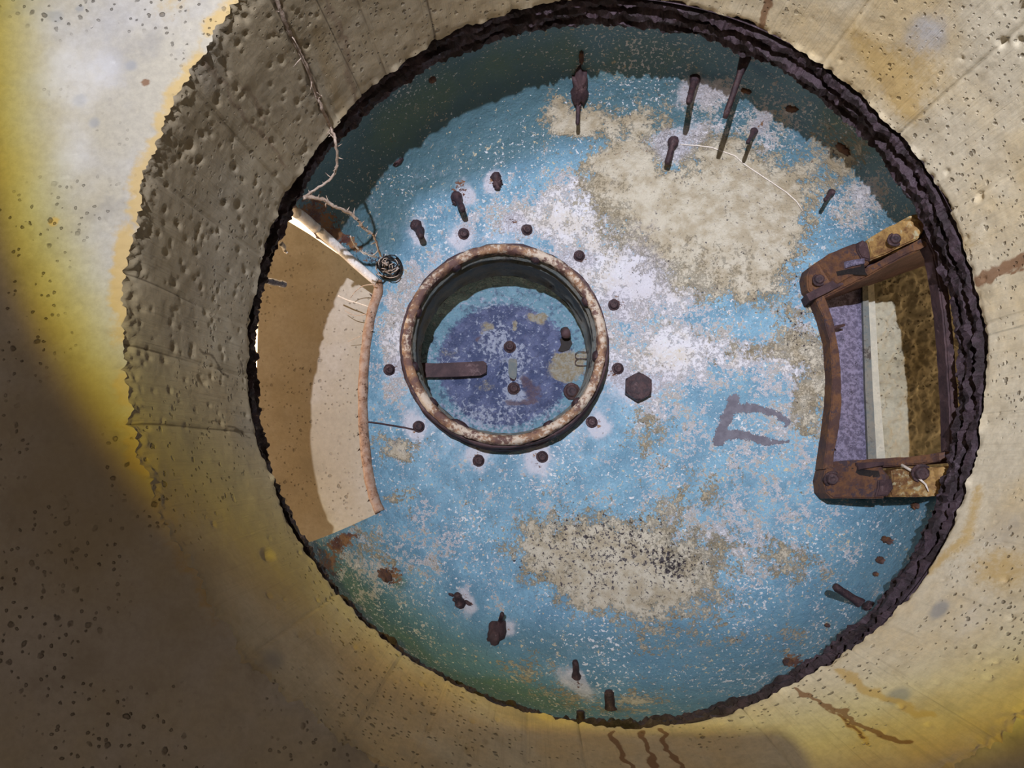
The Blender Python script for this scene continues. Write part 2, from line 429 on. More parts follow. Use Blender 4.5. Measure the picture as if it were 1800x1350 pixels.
uvl.data.foreach_set('uv', np.stack([uu, vv], 1).astype(np.float32).ravel())
def shaft_stain(lines, wj=.011):
    acc = np.zeros(TH.shape)
    for w, amp, pts in lines:
        q = []
        for p in pts:
            P = on_shaft(*p); a = ang(P) % (2*math.pi); q.append((a*R0, P.z))
        for a, b in zip(q[:-1], q[1:]):
            d, t = seg_dist(XS+fbm(XS*40, Zs*40, 2)*wj, Zs, a, b); acc = np.maximum(acc, amp*np.exp(-(d/w)**2))
    return acc
def shaft_blob(bl):
    acc = np.zeros(TH.shape)
    for px, py, sx, sz, amp in bl:
        P = on_shaft(px, py); a = (ang(P) % (2*math.pi))*R0
        da = (XS-a+math.pi*R0) % (2*math.pi*R0)-math.pi*R0
        acc += amp*np.exp(-(da/sx)**2-((Zs-P.z)/sz)**2)
    return acc
rl = [(.012, .9, [(1722, 492), (1760, 474), (1800, 452)]), (.008, .8, [(1338, 55), (1352, 0)]),
      (.0042, 1.0, [(1398, 1212), (1440, 1232), (1490, 1258), (1505, 1275), (1560, 1298), (1600, 1308)]), (.0025, .7, [(1440, 1235), (1480, 1262), (1520, 1300)]),
      (.004, 1.0, [(1080, 1285), (1075, 1293), (1098, 1320), (1108, 1350)]), (.004, 1.0, [(1128, 1285), (1138, 1315), (1150, 1350)]), (.005, 1.0, [(1160, 1283), (1180, 1320), (1195, 1350)]),
      (.006, .7, [(600, 40), (612, 110), (622, 175)]), (.012, .45, [(570, 0), (600, 60), (620, 160)]), (.006, .5, [(490, 0), (530, 90), (585, 240)]),
      (.003, .6, [(1720, 500), (1800, 470)]), (.006, .5, [(330, 60), (400, 160), (500, 290)]), (.005, .5, [(430, 150), (470, 210)])]
ol = [(.010, .6, [(1475, 1180), (1530, 1218), (1600, 1245), (1640, 1260)]), (.006, .6, [(1480, 1260), (1530, 1310)]), (.020, .45, [(1720, 860), (1700, 950), (1640, 1000)]),
      (.02, .5, [(560, 50), (600, 200)]), (.03, .35, [(1500, 60), (1600, 200)])]
set_attr(shaft, 'rust', shaft_stain(rl).ravel())
set_attr(shaft, 'ochre', (shaft_stain(ol)+shaft_blob([(1600, 120, .10, .1, .4), (1760, 1000, .05, .08, .5), (1690, 430, .05, .1, .3), (225, 500, .25, .02, .35), (700, 60, .1, .1, .25)])).ravel())
set_attr(shaft, 'grey', shaft_blob([(350, 80, .06, .09, .55), (330, 560, .12, .10, .35), (440, 760, .05, .08, .5), (1630, 60, .05, .05, .5), (1560, 150, .02, .03, .5), (1650, 1070, .02, .02, .8), (1770, 930, .06, .05, .35), (1580, 1225, .02, .02, .8), (480, 1160, .02, .03, .5)]).ravel())
set_attr(shaft, 'pale', shaft_blob([(1640, 60, .06, .07, .35), (1700, 1080, .10, .06, .35), (1460, 1240, .06, .06, .2)]).ravel())

set_attr(shaft, 'joint', (np.exp(-(jd[None, :]/.0028)**2)*np.clip(.42+fbm(TH*R0*3, Zs*4, 3)*1.6, 0, .8)*np.clip(.9-.8*np.cos(TH+.35), .12, 1)+shaft_stain([(.006, 1.0, [(478, -20), (500, 30), (545, 140), (582, 235)]), (.003, .8, [(365, 742), (400, 752), (440, 770)]), (.004, .8, [(350, 610), (400, 660)])])).ravel())
set_attr(shaft, 'dirt_shade', (.75*np.clip(np.cos(TH-math.radians(200))*1.5-.2, 0, 1)+fbm(TH*R0*5, Zs*3, 3)*.3+shaft_blob([(300, 350, .25, .12, .35), (560, 250, .06, .1, .2), (430, 1200, .2, .1, .3)])).ravel())  # brown soiling, plus the left wall's grazing-light shade put into colour

# ceiling round the foot of the shaft
NR = 110
rr = np.concatenate([[0], .004*np.arange(1, 60), .24+.02*np.arange(1, NR-62), [3.0, 3.6]])
rr = rr[:NR] if len(rr) > NR else rr; NRr = len(rr)
TH2, RR = np.meshgrid(th, rr)
r0 = rad[0][None, :]
rad2 = r0+RR
zc = ZC+fbm(TH2*R0*7, RR*7, 4)*.006*np.clip(RR*8, 0, 1)+fbm(TH2*50, RR*50, 4, .7)*.006*np.exp(-(RR/.03)**2)*(RR > 0)
X2 = CX+rad2*np.cos(TH2); Y2 = CY+rad2*np.sin(TH2)
for k in range(260):
    px, py = random.uniform(0, 330), random.uniform(0, 1350); p = atz(px, py, ZC); s = random.choice([.0025, .003, .004, .005])
    d2 = ((X2-p.x)/s)**2+((Y2-p.y)/(s*random.uniform(.6, 1.4)))**2
    zc = zc+.8*s*np.exp(-np.minimum(d2, 30)**2)
ceil = mesh_obj('ceiling', np.stack([X2.ravel(), Y2.ravel(), zc.ravel()], 1).tolist(), grid_faces(NU, NRr, flip=True), 'ceiling')
tag(ceil, kind='structure')
def ceil_blob(bl):
    acc = np.zeros(X2.shape)
    for px, py, s, amp in bl:
        p = atz(px, py, ZC); acc += amp*np.exp(-((X2-p.x)**2+(Y2-p.y)**2)/s**2)
    return acc.ravel()
set_attr(ceil, 'dirt_shade', ceil_blob([(250, 1150, .38, .5), (60, 800, .2, .35)])+(fbm(X2*5, Y2*5, 4)*.35*(Y2 > -.25)).ravel())  # brown stains, plus the dark outside the torch beam put into colour
set_attr(ceil, 'rust', ceil_blob([(255, 145, .006, 1.0)]))
set_attr(ceil, 'ochre', (np.exp(-(RR/.022)**2)*.5*np.clip(np.cos(TH2-math.radians(205))*1.6-.4, 0, 1)*(1+fbm(TH2*20, RR*30, 3)*1.5)).ravel()+ceil_blob([(230, 420, .03, .4), (95, 390, .008, .8), (300, 0, .05, .3)]))
set_attr(ceil, 'grey', ceil_blob([(140, 175, .012, .8), (165, 215, .010, .8), (100, 30, .010, .9), (140, 15, .006, 1), (230, 115, .01, .7), (80, 700, .1, .3)]))
set_attr(ceil, 'pale', ceil_blob([(150, 180, .09, .32), (100, 60, .1, .28), (120, 300, .06, .25)]))

# mass of concrete above the ceiling (top face, outside) and the room below
bm = bmesh.new(); lathe_bm(bm, [(.80, 1.50), (3.6, 1.46), (3.6, .95)], (CX, CY), 48)
tag(from_bm('roof', bm, 'plain'), kind='structure')
bm = bmesh.new(); lathe_bm(bm, [(R0+.004, Z0), (.775, Z0+.002), (.80, 1.50)], (CX, CY), 240)
tag(from_bm('trim_1', bm, 'black_rust'), kind='structure')
def slab(name, x0, y0, z0, x1, y1, z1, mat='plain'):
    bm = bmesh.new(); bmesh.ops.create_cube(bm, size=1)
    for v in bm.verts: v.co = Vector((x0 if v.co.x < 0 else x1, y0 if v.co.y < 0 else y1, z0 if v.co.z < 0 else z1))
    return tag(from_bm(name, bm, mat), kind='structure')
FL = -CAM_Z/SC
slab('floor', -2.9, -3.2, FL-.1, 3.3, 2.9, FL)
slab('wall_left', -3.0, -3.2, FL, -2.9, 2.9, ZC+.02)
slab('wall_right', 3.3, -3.2, FL, 3.4, 2.9, ZC+.02)
slab('wall_back', -3.0, -3.3, FL, 3.4, -3.2, ZC+.02)
slab('wall_front', -3.0, 2.9, FL, 3.4, 3.0, ZC+.02)

# ------------------------------------------------------------------ dome shell
ND = 640
NP = len(DPROF)
prof = DPROF[1:]
dv = []
for (r, z) in prof:
    t = np.arange(ND)*2*math.pi/ND
    nr = r*(1+0*t); nx = CX+nr*np.cos(t); ny = CY+nr*np.sin(t)
    dz = fbm(nx*7+3, ny*7+8, 4, .5)*.006
    dv.append(np.stack([nx, ny, z+dz], 1))
dverts = np.concatenate(dv)
dfaces = grid_faces(ND, len(prof))
# bvh of the full shell, for placing things on it
tri_bvh = BVHTree.FromPolygons([tuple(v) for v in dverts]+[(CX, CY, PR[0][1])], dfaces+[(ND*0+i, (i+1) % ND, len(dverts)) for i in range(ND)])
def on_dome(px, py, off=0.0):
    r = ray(px, py).normalized()
    hit = tri_bvh.ray_cast(r*1.50, r)
    if hit[0] is None: P = atz(px, py, 1.66); return P, Vector((CX-P.x, CY-P.y, 0)).normalized()
    n = hit[1]
    if n.z > 0: n = -n
    if abs(n.z) < .3 and n.dot(Vector((CX, CY, n.z))-Vector((hit[0].x, hit[0].y, n.z))) < 0: n = -n
    return hit[0]+n*off, n
left_px = [(668, 495), (655, 540), (646, 590), (640, 650), (638, 710), (640, 770), (648, 830), (658, 870), (669, 900)]
right_px = [(1440, 522), (1456, 580), (1463, 650), (1466, 720), (1462, 780), (1455, 815)]
def poly_from(pxs, outer):
    pts = [on_dome(*p)[0] for p in pxs]; q = [(p.x, p.y) for p in pts]
    return q+outer
L0, L1 = on_dome(527, 362)[0], on_dome(540, 950)[0]
def outw(p, r):
    d = Vector((p.x-CX, p.y-CY)).normalized()*r; return (CX+d.x, CY+d.y)
Lpoly = poly_from(left_px, [outw(L1, .80), (CX-.95, CY+.3), (CX-.95, CY-.3), outw(L0, .80)])
R0p, R1p = on_dome(1600, 430)[0], on_dome(1640, 830)[0]
Rpoly = poly_from(right_px, [outw(R1p, .80), outw((R0p+R1p)/2, .86), outw(R0p, .80)])
def inside(pts, poly):
    x, y = pts[:, 0], pts[:, 1]; c = np.zeros(len(x), bool); j = len(poly)-1
    for i in range(len(poly)):
        xi, yi = poly[i]; xj, yj = poly[j]
        c ^= ((yi > y) != (yj > y)) & (x < (xj-xi)*(y-yi)/(yj-yi+1e-12)+xi); j = i
    return c
_h = atz(887, 606, 1.90)
Hpoly = [(_h.x+.244*math.cos(2*math.pi*i/72), _h.y+.244*math.sin(2*math.pi*i/72)) for i in range(72)]
ins = inside(dverts, Lpoly) | inside(dverts, Rpoly) | inside(dverts, Hpoly)
keep = [f for f in dfaces if not any(ins[i] for i in f)]
# snap the free edge of each opening onto its outline
kept = set(i for f in keep for i in f); cut = set(i for f in dfaces if any(ins[j] for j in f) for i in f)
dx = dverts.copy()
def snap(i):
    p = dverts[i]; best = None
    for poly in (Lpoly, Rpoly, Hpoly):
        for a, b in zip(poly, poly[1:]+poly[:1]):
            d, t = seg_dist(np.array([p[0]]), np.array([p[1]]), a, b)
            if best is None or d[0] < best[0]: best = (d[0], a[0]+(b[0]-a[0])*t[0], a[1]+(b[1]-a[1])*t[0])
    if best[0] < .02: dx[i, 0] = best[1]; dx[i, 1] = best[2]
for i in kept & cut: snap(i)
cen = len(dverts); allv = np.concatenate([dx, [[CX, CY, PR[0][1]]]])
faces = keep+([((i+1) % ND, i, cen) for i in range(ND)] if not ins[:ND].any() else [])
dome = empty('armoured_dome', (CX, CY, 1.5), 'shallow steel dome with peeling blue paint closing the top of the round shaft', 'dome')
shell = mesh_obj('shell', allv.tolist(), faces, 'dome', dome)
DVX, DVY, DVZ = allv[:, 0], allv[:, 1], allv[:, 2]
local(shell, dome)
_n0 = next(p.normal for p in shell.data.polygons if p.center.z > .36)
sol = shell.modifiers.new('thickness', 'SOLIDIFY'); shell.data.materials.append(M['dark_rust']); sol.material_offset_rim = 1; sol.thickness = .045*SC; sol.offset = -1 if _n0.z < 0 else 1
def blobs(bl):
    """(px, py, rx, ry, degrees, amplitude): soft patches laid on the dome"""
    acc = np.zeros(len(allv))
    wx = DVX+fbm(DVX*9, DVY*9, 4)*.05; wy = DVY+fbm(DVX*9+50, DVY*9+50, 4)*.05
    for px, py, rx, ry, dg, amp in bl:
        P = on_dome(px, py)[0]; s = P.z/F; c, n_ = math.cos(math.radians(dg)), math.sin(math.radians(dg))
        ux = (wx-P.x)*c+(wy-P.y)*n_; uy = -(wx-P.x)*n_+(wy-P.y)*c
        acc += amp*np.exp(-((ux/(rx*s))**2+(uy/(ry*s))**2+((DVZ-P.z)/(2.0*max(ry, 22)*s))**2)**1.3)
    return acc
rho = np.hypot(DVX-CX, DVY-CY)
cream = blobs([(1230, 400, 170, 95, 25, 1.5), (1120, 340, 90, 40, 20, .9), (1330, 400, 60, 60, 0, .7), (1080, 960, 190, 75, 10, .62), (960, 980, 80, 60, 0, .45), (1180, 1000, 120, 60, 0, .5), (1090, 1040, 120, 50, 0, .5),
               (1140, 770, 45, 40, 60, .55), (1210, 870, 70, 40, -40, .35), (1430, 700, 35, 110, -5, .9), (1350, 610, 120, 30, -5, .5), (1400, 990, 60, 40, 30, .6), (1000, 215, 60, 30, -5, .8), (1100, 210, 110, 45, 0, .6), (1070, 290, 60, 25, 0, .4),
               (1300, 300, 110, 30, 30, .7), (1450, 280, 60, 60, 45, .6), (700, 790, 40, 25, 0, .7), (720, 880, 30, 30, 0, .5), (1240, 1100, 120, 50, 0, .35), (1080, 1235, 100, 30, 5, .5), (930, 1190, 60, 40, 0, .45), (1380, 1140, 60, 40, 0, .35), (650, 960, 60, 30, 30, .5), (1400, 560, 60, 60, 0, .3)])
cream = cream-.05+fbm(DVX*6+7, DVY*6, 3)*.22
white = blobs([(1010, 360, 90, 60, 0, .6), (1060, 480, 110, 90, 0, .75), (1160, 560, 90, 90, 0, .35), (900, 390, 150, 40, 0, .45), (760, 480, 60, 50, 0, .4), (700, 600, 40, 120, 0, .7), (1120, 640, 90, 60, 0, .45), (1250, 620, 110, 45, 0, .7), (1160, 720, 60, 50, 0, .5), (1400, 640, 60, 130, 0, .55),
               (1200, 250, 90, 30, 0, .6), (1340, 240, 60, 50, 0, .5), (1510, 350, 40, 50, 0, .6), (1250, 170, 50, 30, 10, .7), (1240, 480, 130, 70, 0, .35), (900, 880, 160, 60, 0, .25), (1200, 860, 200, 120, 0, .22), (1250, 980, 140, 80, 0, .35), (630, 990, 70, 50, 40, .35), (1350, 850, 120, 100, 0, .15), (1420, 900, 80, 80, 0, .1), (740, 960, 60, 60, 0, .2)])
white = white-.06-.55*blobs([(760, 250, 200, 80, -35, .8), (640, 390, 80, 70, 0, .8), (1000, 190, 160, 50, 0, .4), (1050, 1130, 300, 50, 0, .3)])+fbm(DVX*5+27, DVY*5+3, 3)*.2
studp = [(735, 400), (808, 345), (873, 318), (1185, 245), (1222, 150), (1325, 235), (805, 1055), (1013, 1192), (875, 1110)]
hatchp = [(815, 411), (926, 404), (1018, 450), (1079, 536), (1086, 648), (1040, 742), (953, 803), (841, 810), (736, 750), (684, 650)]
bloom = blobs([(x, y, 18, 17, 0, .8) for x, y in studp]+[(x, y, 19, 19, 0, .8) for x, y in hatchp]+[(885, 606, 215, 215, 0, .42), (1120, 690, 40, 40, 0, .6), (1190, 245, 60, 26, -10, .5), (1018, 1192, 30, 12, 0, .6), (1180, 660, 60, 30, 0, .2), (1130, 490, 50, 90, 0, .35), (1240, 165, 40, 20, 10, .5)])
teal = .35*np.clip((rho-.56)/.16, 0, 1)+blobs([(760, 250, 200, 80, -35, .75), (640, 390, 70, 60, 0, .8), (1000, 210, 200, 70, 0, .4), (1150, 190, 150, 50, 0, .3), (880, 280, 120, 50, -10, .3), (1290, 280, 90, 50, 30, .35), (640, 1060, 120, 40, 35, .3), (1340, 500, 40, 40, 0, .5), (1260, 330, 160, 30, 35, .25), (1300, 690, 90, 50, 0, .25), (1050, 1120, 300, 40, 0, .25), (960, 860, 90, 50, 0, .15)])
green = blobs([(720, 1150, 200, 40, 35, .9), (930, 1230, 120, 30, 10, .8), (600, 1010, 60, 40, 60, .5), (1000, 90, 350, 40, 0, .55), (720, 200, 150, 40, -40, .7), (1500, 220, 120, 60, 45, .6), (690, 1020, 25, 14, 40, .8)])
rust = blobs([(x, y, 12, 11, 0, .7) for x, y in studp+hatchp]+[(1450, 260, 60, 40, 40, .45), (1560, 1010, 30, 60, 20, .5), (1385, 1165, 22, 14, 0, .9), (1330, 175, 60, 30, 20, .35), (600, 950, 60, 20, -25, 1.1), (575, 990, 30, 30, 0, .9), (680, 1010, 25, 16, 45, .9), (560, 380, 60, 40, 40, 1.1), (610, 430, 80, 12, 42, 1.0), (1100, 280, 80, 10, 0, .45), (1290, 360, 10, 10, 0, .5), (700, 235, 60, 14, -35, .4), (1210, 1255, 60, 18, -10, .5), (1250, 690, 20, 20, 0, .1), (790, 335, 20, 10, -40, .8)])-.10
dark = blobs([(1080, 990, 180, 80, 0, .18), (1430, 600, 60, 100, 0, .15), (1200, 300, 200, 60, 20, .12), (860, 200, 70, 30, -25, .25), (720, 330, 80, 20, -30, .3), (1090, 960, 150, 70, 0, .24), (1160, 470, 200, 100, 0, .1), (1400, 520, 60, 80, 0, .22), (640, 760, 10, 120, 0, .2), (990, 860, 40, 60, 0, .25), (1200, 1000, 40, 30, 0, .4), (1370, 800, 60, 20, 0, .2), (660, 470, 40, 30, 0, .7)])-.03
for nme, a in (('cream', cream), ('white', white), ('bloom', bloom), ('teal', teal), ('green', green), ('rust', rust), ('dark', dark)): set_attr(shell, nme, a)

# ------------------------------------------------------------------ black rusted ring between shaft and dome
NB_ = 1000
tr = np.arange(NB_)*2*math.pi/NB_
layers = [(.738, 1.462), (.735, 1.476), (.722, 1.481), (.718, 1.492), (.728, 1.497), (.729, 1.508), (.7165, 1.513), (.714, 1.524), (.7235, 1.529), (.7245, 1.541), (.7195, 1.547), (.7205, 1.556), (.745, 1.564), (.765, 1.55), (.765, 1.46)]
rv = []
for k, (r, z) in enumerate(layers):
    inner = 1 if k < 12 else 0
    w = (fbm(np.cos(tr)*6+k*.35, np.sin(tr)*6+k*.3, 5, .7)*.012+np.round(fbm(np.cos(tr)*16+(k//3)*3.1, np.sin(tr)*16+k*.7, 3, .6)*4)/4*.010+fbm(np.cos(tr)*70+k*5, np.sin(tr)*70, 3, .7)*.008)*inner
    w = w+.010*np.clip(np.cos(tr-math.radians(130)), 0, 1)*inner-.010*np.clip(np.cos(tr-math.radians(-20)), 0, 1)*inner
    wz = (fbm(np.cos(tr)*18+k*2+30, np.sin(tr)*18, 3)*.008)*(1 if 1 < k < 11 else 0)
    rr_ = r+w+.008*inner
    rv.append(np.stack([CX+rr_*np.cos(tr), CY+rr_*np.sin(tr), z+wz], 1))
ring = mesh_obj('steel_ring', np.concatenate(rv).tolist(), grid_faces(NB_, len(layers)), 'black_rust', smooth=False)
tag(ring, 'thick black flaking rusted steel ring around the mouth of the shaft under the blue dome', 'ring')

# ------------------------------------------------------------------ studs and lugs on the dome
def closest_on_ray(px, py, P, d):
    r = ray(px, py).normalized(); w = -P; a = r.dot(r); b = r.dot(d); c = d.dot(d); dd = r.dot(w); e = d.dot(w)
    den = a*c-b*b; t = (b*e-c*dd)/den if abs(den) > 1e-6 else P.length
    return r*t
def stud(base, tip, rpx, name='stud', mat='bolt', flare=1.5, label=None):
    P, n = on_dome(*base); T = closest_on_ray(tip[0], tip[1], P, n)
    if (T-P).length > .12 or (T-P).length < .006 or (T-P).dot(n) < 0:
        T = ray(*tip).normalized(); T = T*((P.length)-.03)
    s = P.z/F; bm = bmesh.new()
    k = 7; pts = [P-n*.01]+[P.lerp(T, t) for t in (.02, .14, .3, .5, .7, .9, 1.0)]
    rads = [rpx*s*flare*1.3, rpx*s*flare*1.2, rpx*s*flare, rpx*s, rpx*s*1.02, rpx*s*.97, rpx*s, rpx*s*.75]
    tube_bm(bm, pts, rads, 10, .10)
    o = from_bm(name, bm, mat, dome, True); local(o, dome)
    if label: o['label'] = label
    return o
stud((1222, 138), (1210, 181), 6)
stud((1311, 100), (1274, 208), 6, label='longest rusty rod sticking in from the dome edge')
stud((1184, 248), (1173, 288), 6)
stud((1326, 230), (1314, 251), 4)
stud((1462, 338), (1450, 352), 4)
stud((1512, 1060), (1466, 1030), 7, flare=1.2)
stud((1073, 1246), (1070, 1214), 8, flare=1.1)
stud((1021, 1272), (1020, 1249), 7, flare=1.1)
stud((1013, 1190), (1011, 1162), 5.5, flare=1.3)
stud((808, 1060), (803, 1044), 6, flare=1.5)
stud((731, 396), (741, 417), 6, flare=1.6)
stud((803, 346), (814, 370), 6, flare=1.6)
stud((872, 312), (875, 334), 6, flare=1.5)
stud((1527, 1066), (1522, 1062), 9, flare=1.1)
def scab(cx_, cy_, w, h, deg, seed, thick=.010, name='rust_scab', mat='bolt', n=26, parent=dome, surf=on_dome, label=None):
    """ragged crust of rust that stands a little proud of the surface"""
    rs = random.Random(seed); c, s_ = math.cos(math.radians(deg)), math.sin(math.radians(deg))
    bm = bmesh.new(); rows = []
    ph = [1+rs.uniform(-.22, .22) for _ in range(n)]
    for lvl, (k, hgt) in enumerate(((1.0, -.006), (.93, .4), (.7, .85), (.35, 1.0))):
        row = []
        for i in range(n):
            t = 2*math.pi*i/n; sq = (abs(math.cos(t))**3+abs(math.sin(t))**3)**(-1/3)
            ux = w/2*sq*ph[i]*k*math.cos(t); uy = h/2*sq*ph[(i+3) % n]*k*math.sin(t)
            P, nn = surf(cx_+ux*c-uy*s_, cy_+ux*s_+uy*c)
            row.append(bm.verts.new(P+nn*(thick*hgt*(1+rs.uniform(-.15, .15)) if hgt > 0 else hgt)))
        rows.append(row)
    for a, b in zip(rows[:-1], rows[1:]):
        for i in range(n): bm.faces.new((a[i], a[(i+1) % n], b[(i+1) % n], b[i]))
    bm.faces.new(rows[-1])
    o = from_bm(name, bm, mat, parent, True); local(o, parent)
    if label: o['label'] = label
    return o
scab(1019, 153, 30, 70, 4, 1, .020, 'lug', 'dark_rust', label='tall dark rusted lug at the top of the dome')
scab(1022, 100, 9, 26, 4, 11, .008, 'rust_scab', 'rust')
stud((1017, 180), (1015, 219), 4, flare=1.4)
scab(872, 1112, 30, 46, 18, 2, .018, 'lug', 'dark_rust', label='squat dark rusted lug at the bottom left of the dome')
stud((878, 1098), (883, 1078), 4, flare=1.3)
scab(806, 1056, 22, 10, 20, 3, .008); scab(793, 1046, 12, 5, 20, 4, .005); scab(822, 1060, 14, 6, 35, 5, .005)
scab(737, 405, 16, 22, -25, 6, .010); scab(801, 356, 14, 12, -30, 7, .008); scab(874, 322, 18, 18, 0, 8, .010)
scab(1386, 1165, 20, 14, 10, 9, .006, mat='rust'); scab(676, 1012, 28, 18, 48, 10, .004, mat='rust')
scab(700, 285, 22, 9, -40, 12, .004); scab(1220, 136, 14, 10, 10, 13, .008, mat='rust')
for i, (x, y, w, h, d) in enumerate([(1560, 950, 22, 12, 20), (1548, 985, 16, 12, 20), (1540, 1010, 10, 8, 0), (1456, 150, 26, 14, 30), (1482, 262, 30, 14, 45), (1392, 192, 22, 12, 10), (1312, 160, 18, 9, 15), (1610, 890, 14, 12, 0), (1455, 1100, 10, 6, 0), (760, 140, 14, 10, -30)]):
    scab(x, y, w, h, d, 40+i, .005, mat='rust')

# hex plug
def hex_bolt(px, py, r_px, name, parent, h=.026, deg=0, label=None, mat='bolt', surf=on_dome, washer=True):
    P, n = surf(px, py); s = P.z/F; r = r_px*s; q = Vector((0, 0, 1)).rotation_difference(n).to_matrix()
    bm = bmesh.new(); rows = []
    for hh, k in ((-.004, 1.0), (h*.80, 1.0), (h*.97, .90), (h, .82)):
        row = []
        for i in range(24):
            t = 2*math.pi*i/24+math.radians(deg); a = (t-math.radians(deg)) % (math.pi/3)-math.pi/6
            hx = r*math.cos(math.pi/6)/math.cos(a); rr_ = hx if k == 1.0 else min(hx, r*k*1.0) 
            row.append(bm.verts.new(P+q@Vector((rr_*math.cos(t), rr_*math.sin(t), hh))))
        rows.append(row)
    for a, b in zip(rows[:-1], rows[1:]):
        for i in range(24): bm.faces.new((a[i], a[(i+1) % 24], b[(i+1) % 24], b[i]))
    inr = [bm.verts.new(P+q@Vector((r*.52*math.cos(2*math.pi*i/24), r*.52*math.sin(2*math.pi*i/24), h*.93))) for i in range(24)]
    for i in range(24): bm.faces.new((rows[-1][i], rows[-1][(i+1) % 24], inr[(i+1) % 24], inr[i]))
    bm.faces.new(inr)
    o = from_bm(name, bm, mat, parent); local(o, parent)
    if label: o['label'] = label
    return o
hex_bolt(1121, 682, 26, 'hex_plug', dome, .030, 0, 'large dark purple hexagonal bolt head right of the hatch')

# painted mark: ragged strokes, grid of tiny quads laid on the roof
def painted_mark():
    strokes = [([(1290, 702), (1283, 722), (1271, 745), (1262, 774)], 11), ([(1290, 716), (1325, 717), (1358, 724), (1385, 741), (1380, 748)], 8.5), ([(1262, 764), (1290, 762), (1318, 767), (1350, 776), (1384, 776)], 9)]
    x0, y0, x1, y1, st = 1245, 690, 1400, 792, 1.3
    nx, ny = int((x1-x0)/st), int((y1-y0)/st)
    gx, gy = np.meshgrid(x0+np.arange(nx)*st, y0+np.arange(ny)*st)
    m = np.full(gx.shape, -1e3)
    for pts, w in strokes:
        for i, (a, b) in enumerate(zip(pts[:-1], pts[1:])):
            d, t = seg_dist(gx, gy, a, b); fade = 0 if w > 9 else .35*i
            m = np.maximum(m, (w-d)/3-fade*2*(gx-1290)/100)
    m = m+fbm(gx*.16, gy*.16, 5, .75)*2.0-fbm(gx*.05+9, gy*.05, 3)*.5
    ok = m > .25
    idx = {}; vs = []; fs = []
    def vid(j, i):
        if (j, i) not in idx:
            P, n = on_dome(x0+i*st, y0+j*st, .0014); idx[(j, i)] = len(vs); vs.append(P)
        return idx[(j, i)]
    for j in range(ny-1):
        for i in range(nx-1):
            if ok[j, i]: fs.append((vid(j, i), vid(j, i+1), vid(j+1, i+1), vid(j+1, i)))
    o = mesh_obj('painted_mark', vs, fs, 'mark', dome); local(o, dome)
    o['label'] = 'faded dark grey painted mark like a sideways letter U'
painted_mark()
# hairline seam running from the left opening to the hatch, and a raised weld on the far side
def strand(name, parent, pts, r, mat, n=6, wob=.15):
    bm = bmesh.new(); tube_bm(bm, pts, r, n, wob); o = from_bm(name, bm, mat, parent, True); local(o, parent); return o
strand('seam', dome, [on_dome(x, y, .0005)[0] for x, y in ((646, 742), (665, 744), (690, 748), (712, 752), (730, 756))], .0022, 'dark_rust')
strand('weld_bead', dome, [on_dome(x, y, .0)[0] for x, y in ((1196, 254), (1225, 256), (1250, 259), (1275, 268), (1292, 274), (1306, 287), (1322, 298), (1345, 313), (1360, 323), (1382, 338), (1400, 354), (1412, 372))], .0015, 'straw')

# rolled lip of the left opening
lip_pts = [on_dome(x-8, y, -.006)[0] for x, y in [(672, 492), (674, 512), (664, 545), (655, 590), (649, 650), (647, 710), (650, 770), (657, 830), (666, 870), (677, 898)]]
bm = bmesh.new(); sp = smooth_path(lip_pts, 8)
tube_bm(bm, sp, [.0125+.0005*math.sin(i*.9) for i in range(len(sp))], 10, .03)
o = from_bm('lip', bm, 'lip', dome, True); local(o, dome); o['label'] = 'pinkish rusted rolled lip of the left opening'
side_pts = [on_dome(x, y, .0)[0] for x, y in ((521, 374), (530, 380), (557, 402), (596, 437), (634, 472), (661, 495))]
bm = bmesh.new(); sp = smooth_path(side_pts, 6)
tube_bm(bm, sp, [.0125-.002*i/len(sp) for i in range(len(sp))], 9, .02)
o = from_bm('edge_bar', bm, 'glare_steel', dome, True); local(o, dome); o['label'] = 'steel edge bar with its daylight glare painted into the pale colour'

# ------------------------------------------------------------------ concrete seen through the left opening
def plate(name, pts, z, thick, mat, parent=None, sub=None, jagp=0):
    bm = bmesh.new(); vs = [bm.verts.new((p[0], p[1], z if not callable(z) else z(p))) for p in pts]
    f = bm.faces.new(vs); ext = bmesh.ops.extrude_face_region(bm, geom=[f])
    for v in ext['geom']:
        if isinstance(v, bmesh.types.BMVert): v.co.z += thick
    bmesh.ops.recalc_face_normals(bm, faces=bm.faces)
    return from_bm(name, bm, mat, parent)
xl = atz(451.5, 650, 1.965).x
def _q(x, y): p = atz(x, y, 1.965); return (p.x, p.y)
lpts = [_q(400, 377), _q(505, 388), _q(543, 411), _q(588, 442), _q(628, 470), _q(658, 492), _q(700, 510)]+[(-.27, -.1), (-.27, .62), (xl, .62), (xl, .1), (xl+.002, -.1), (xl+.001, -.3), (xl-.004, -.5), (xl-.05, -.6)]
o = plate('wall_embrasure_left', lpts, 1.965, .5, 'soffit'); tag(o, kind='structure')
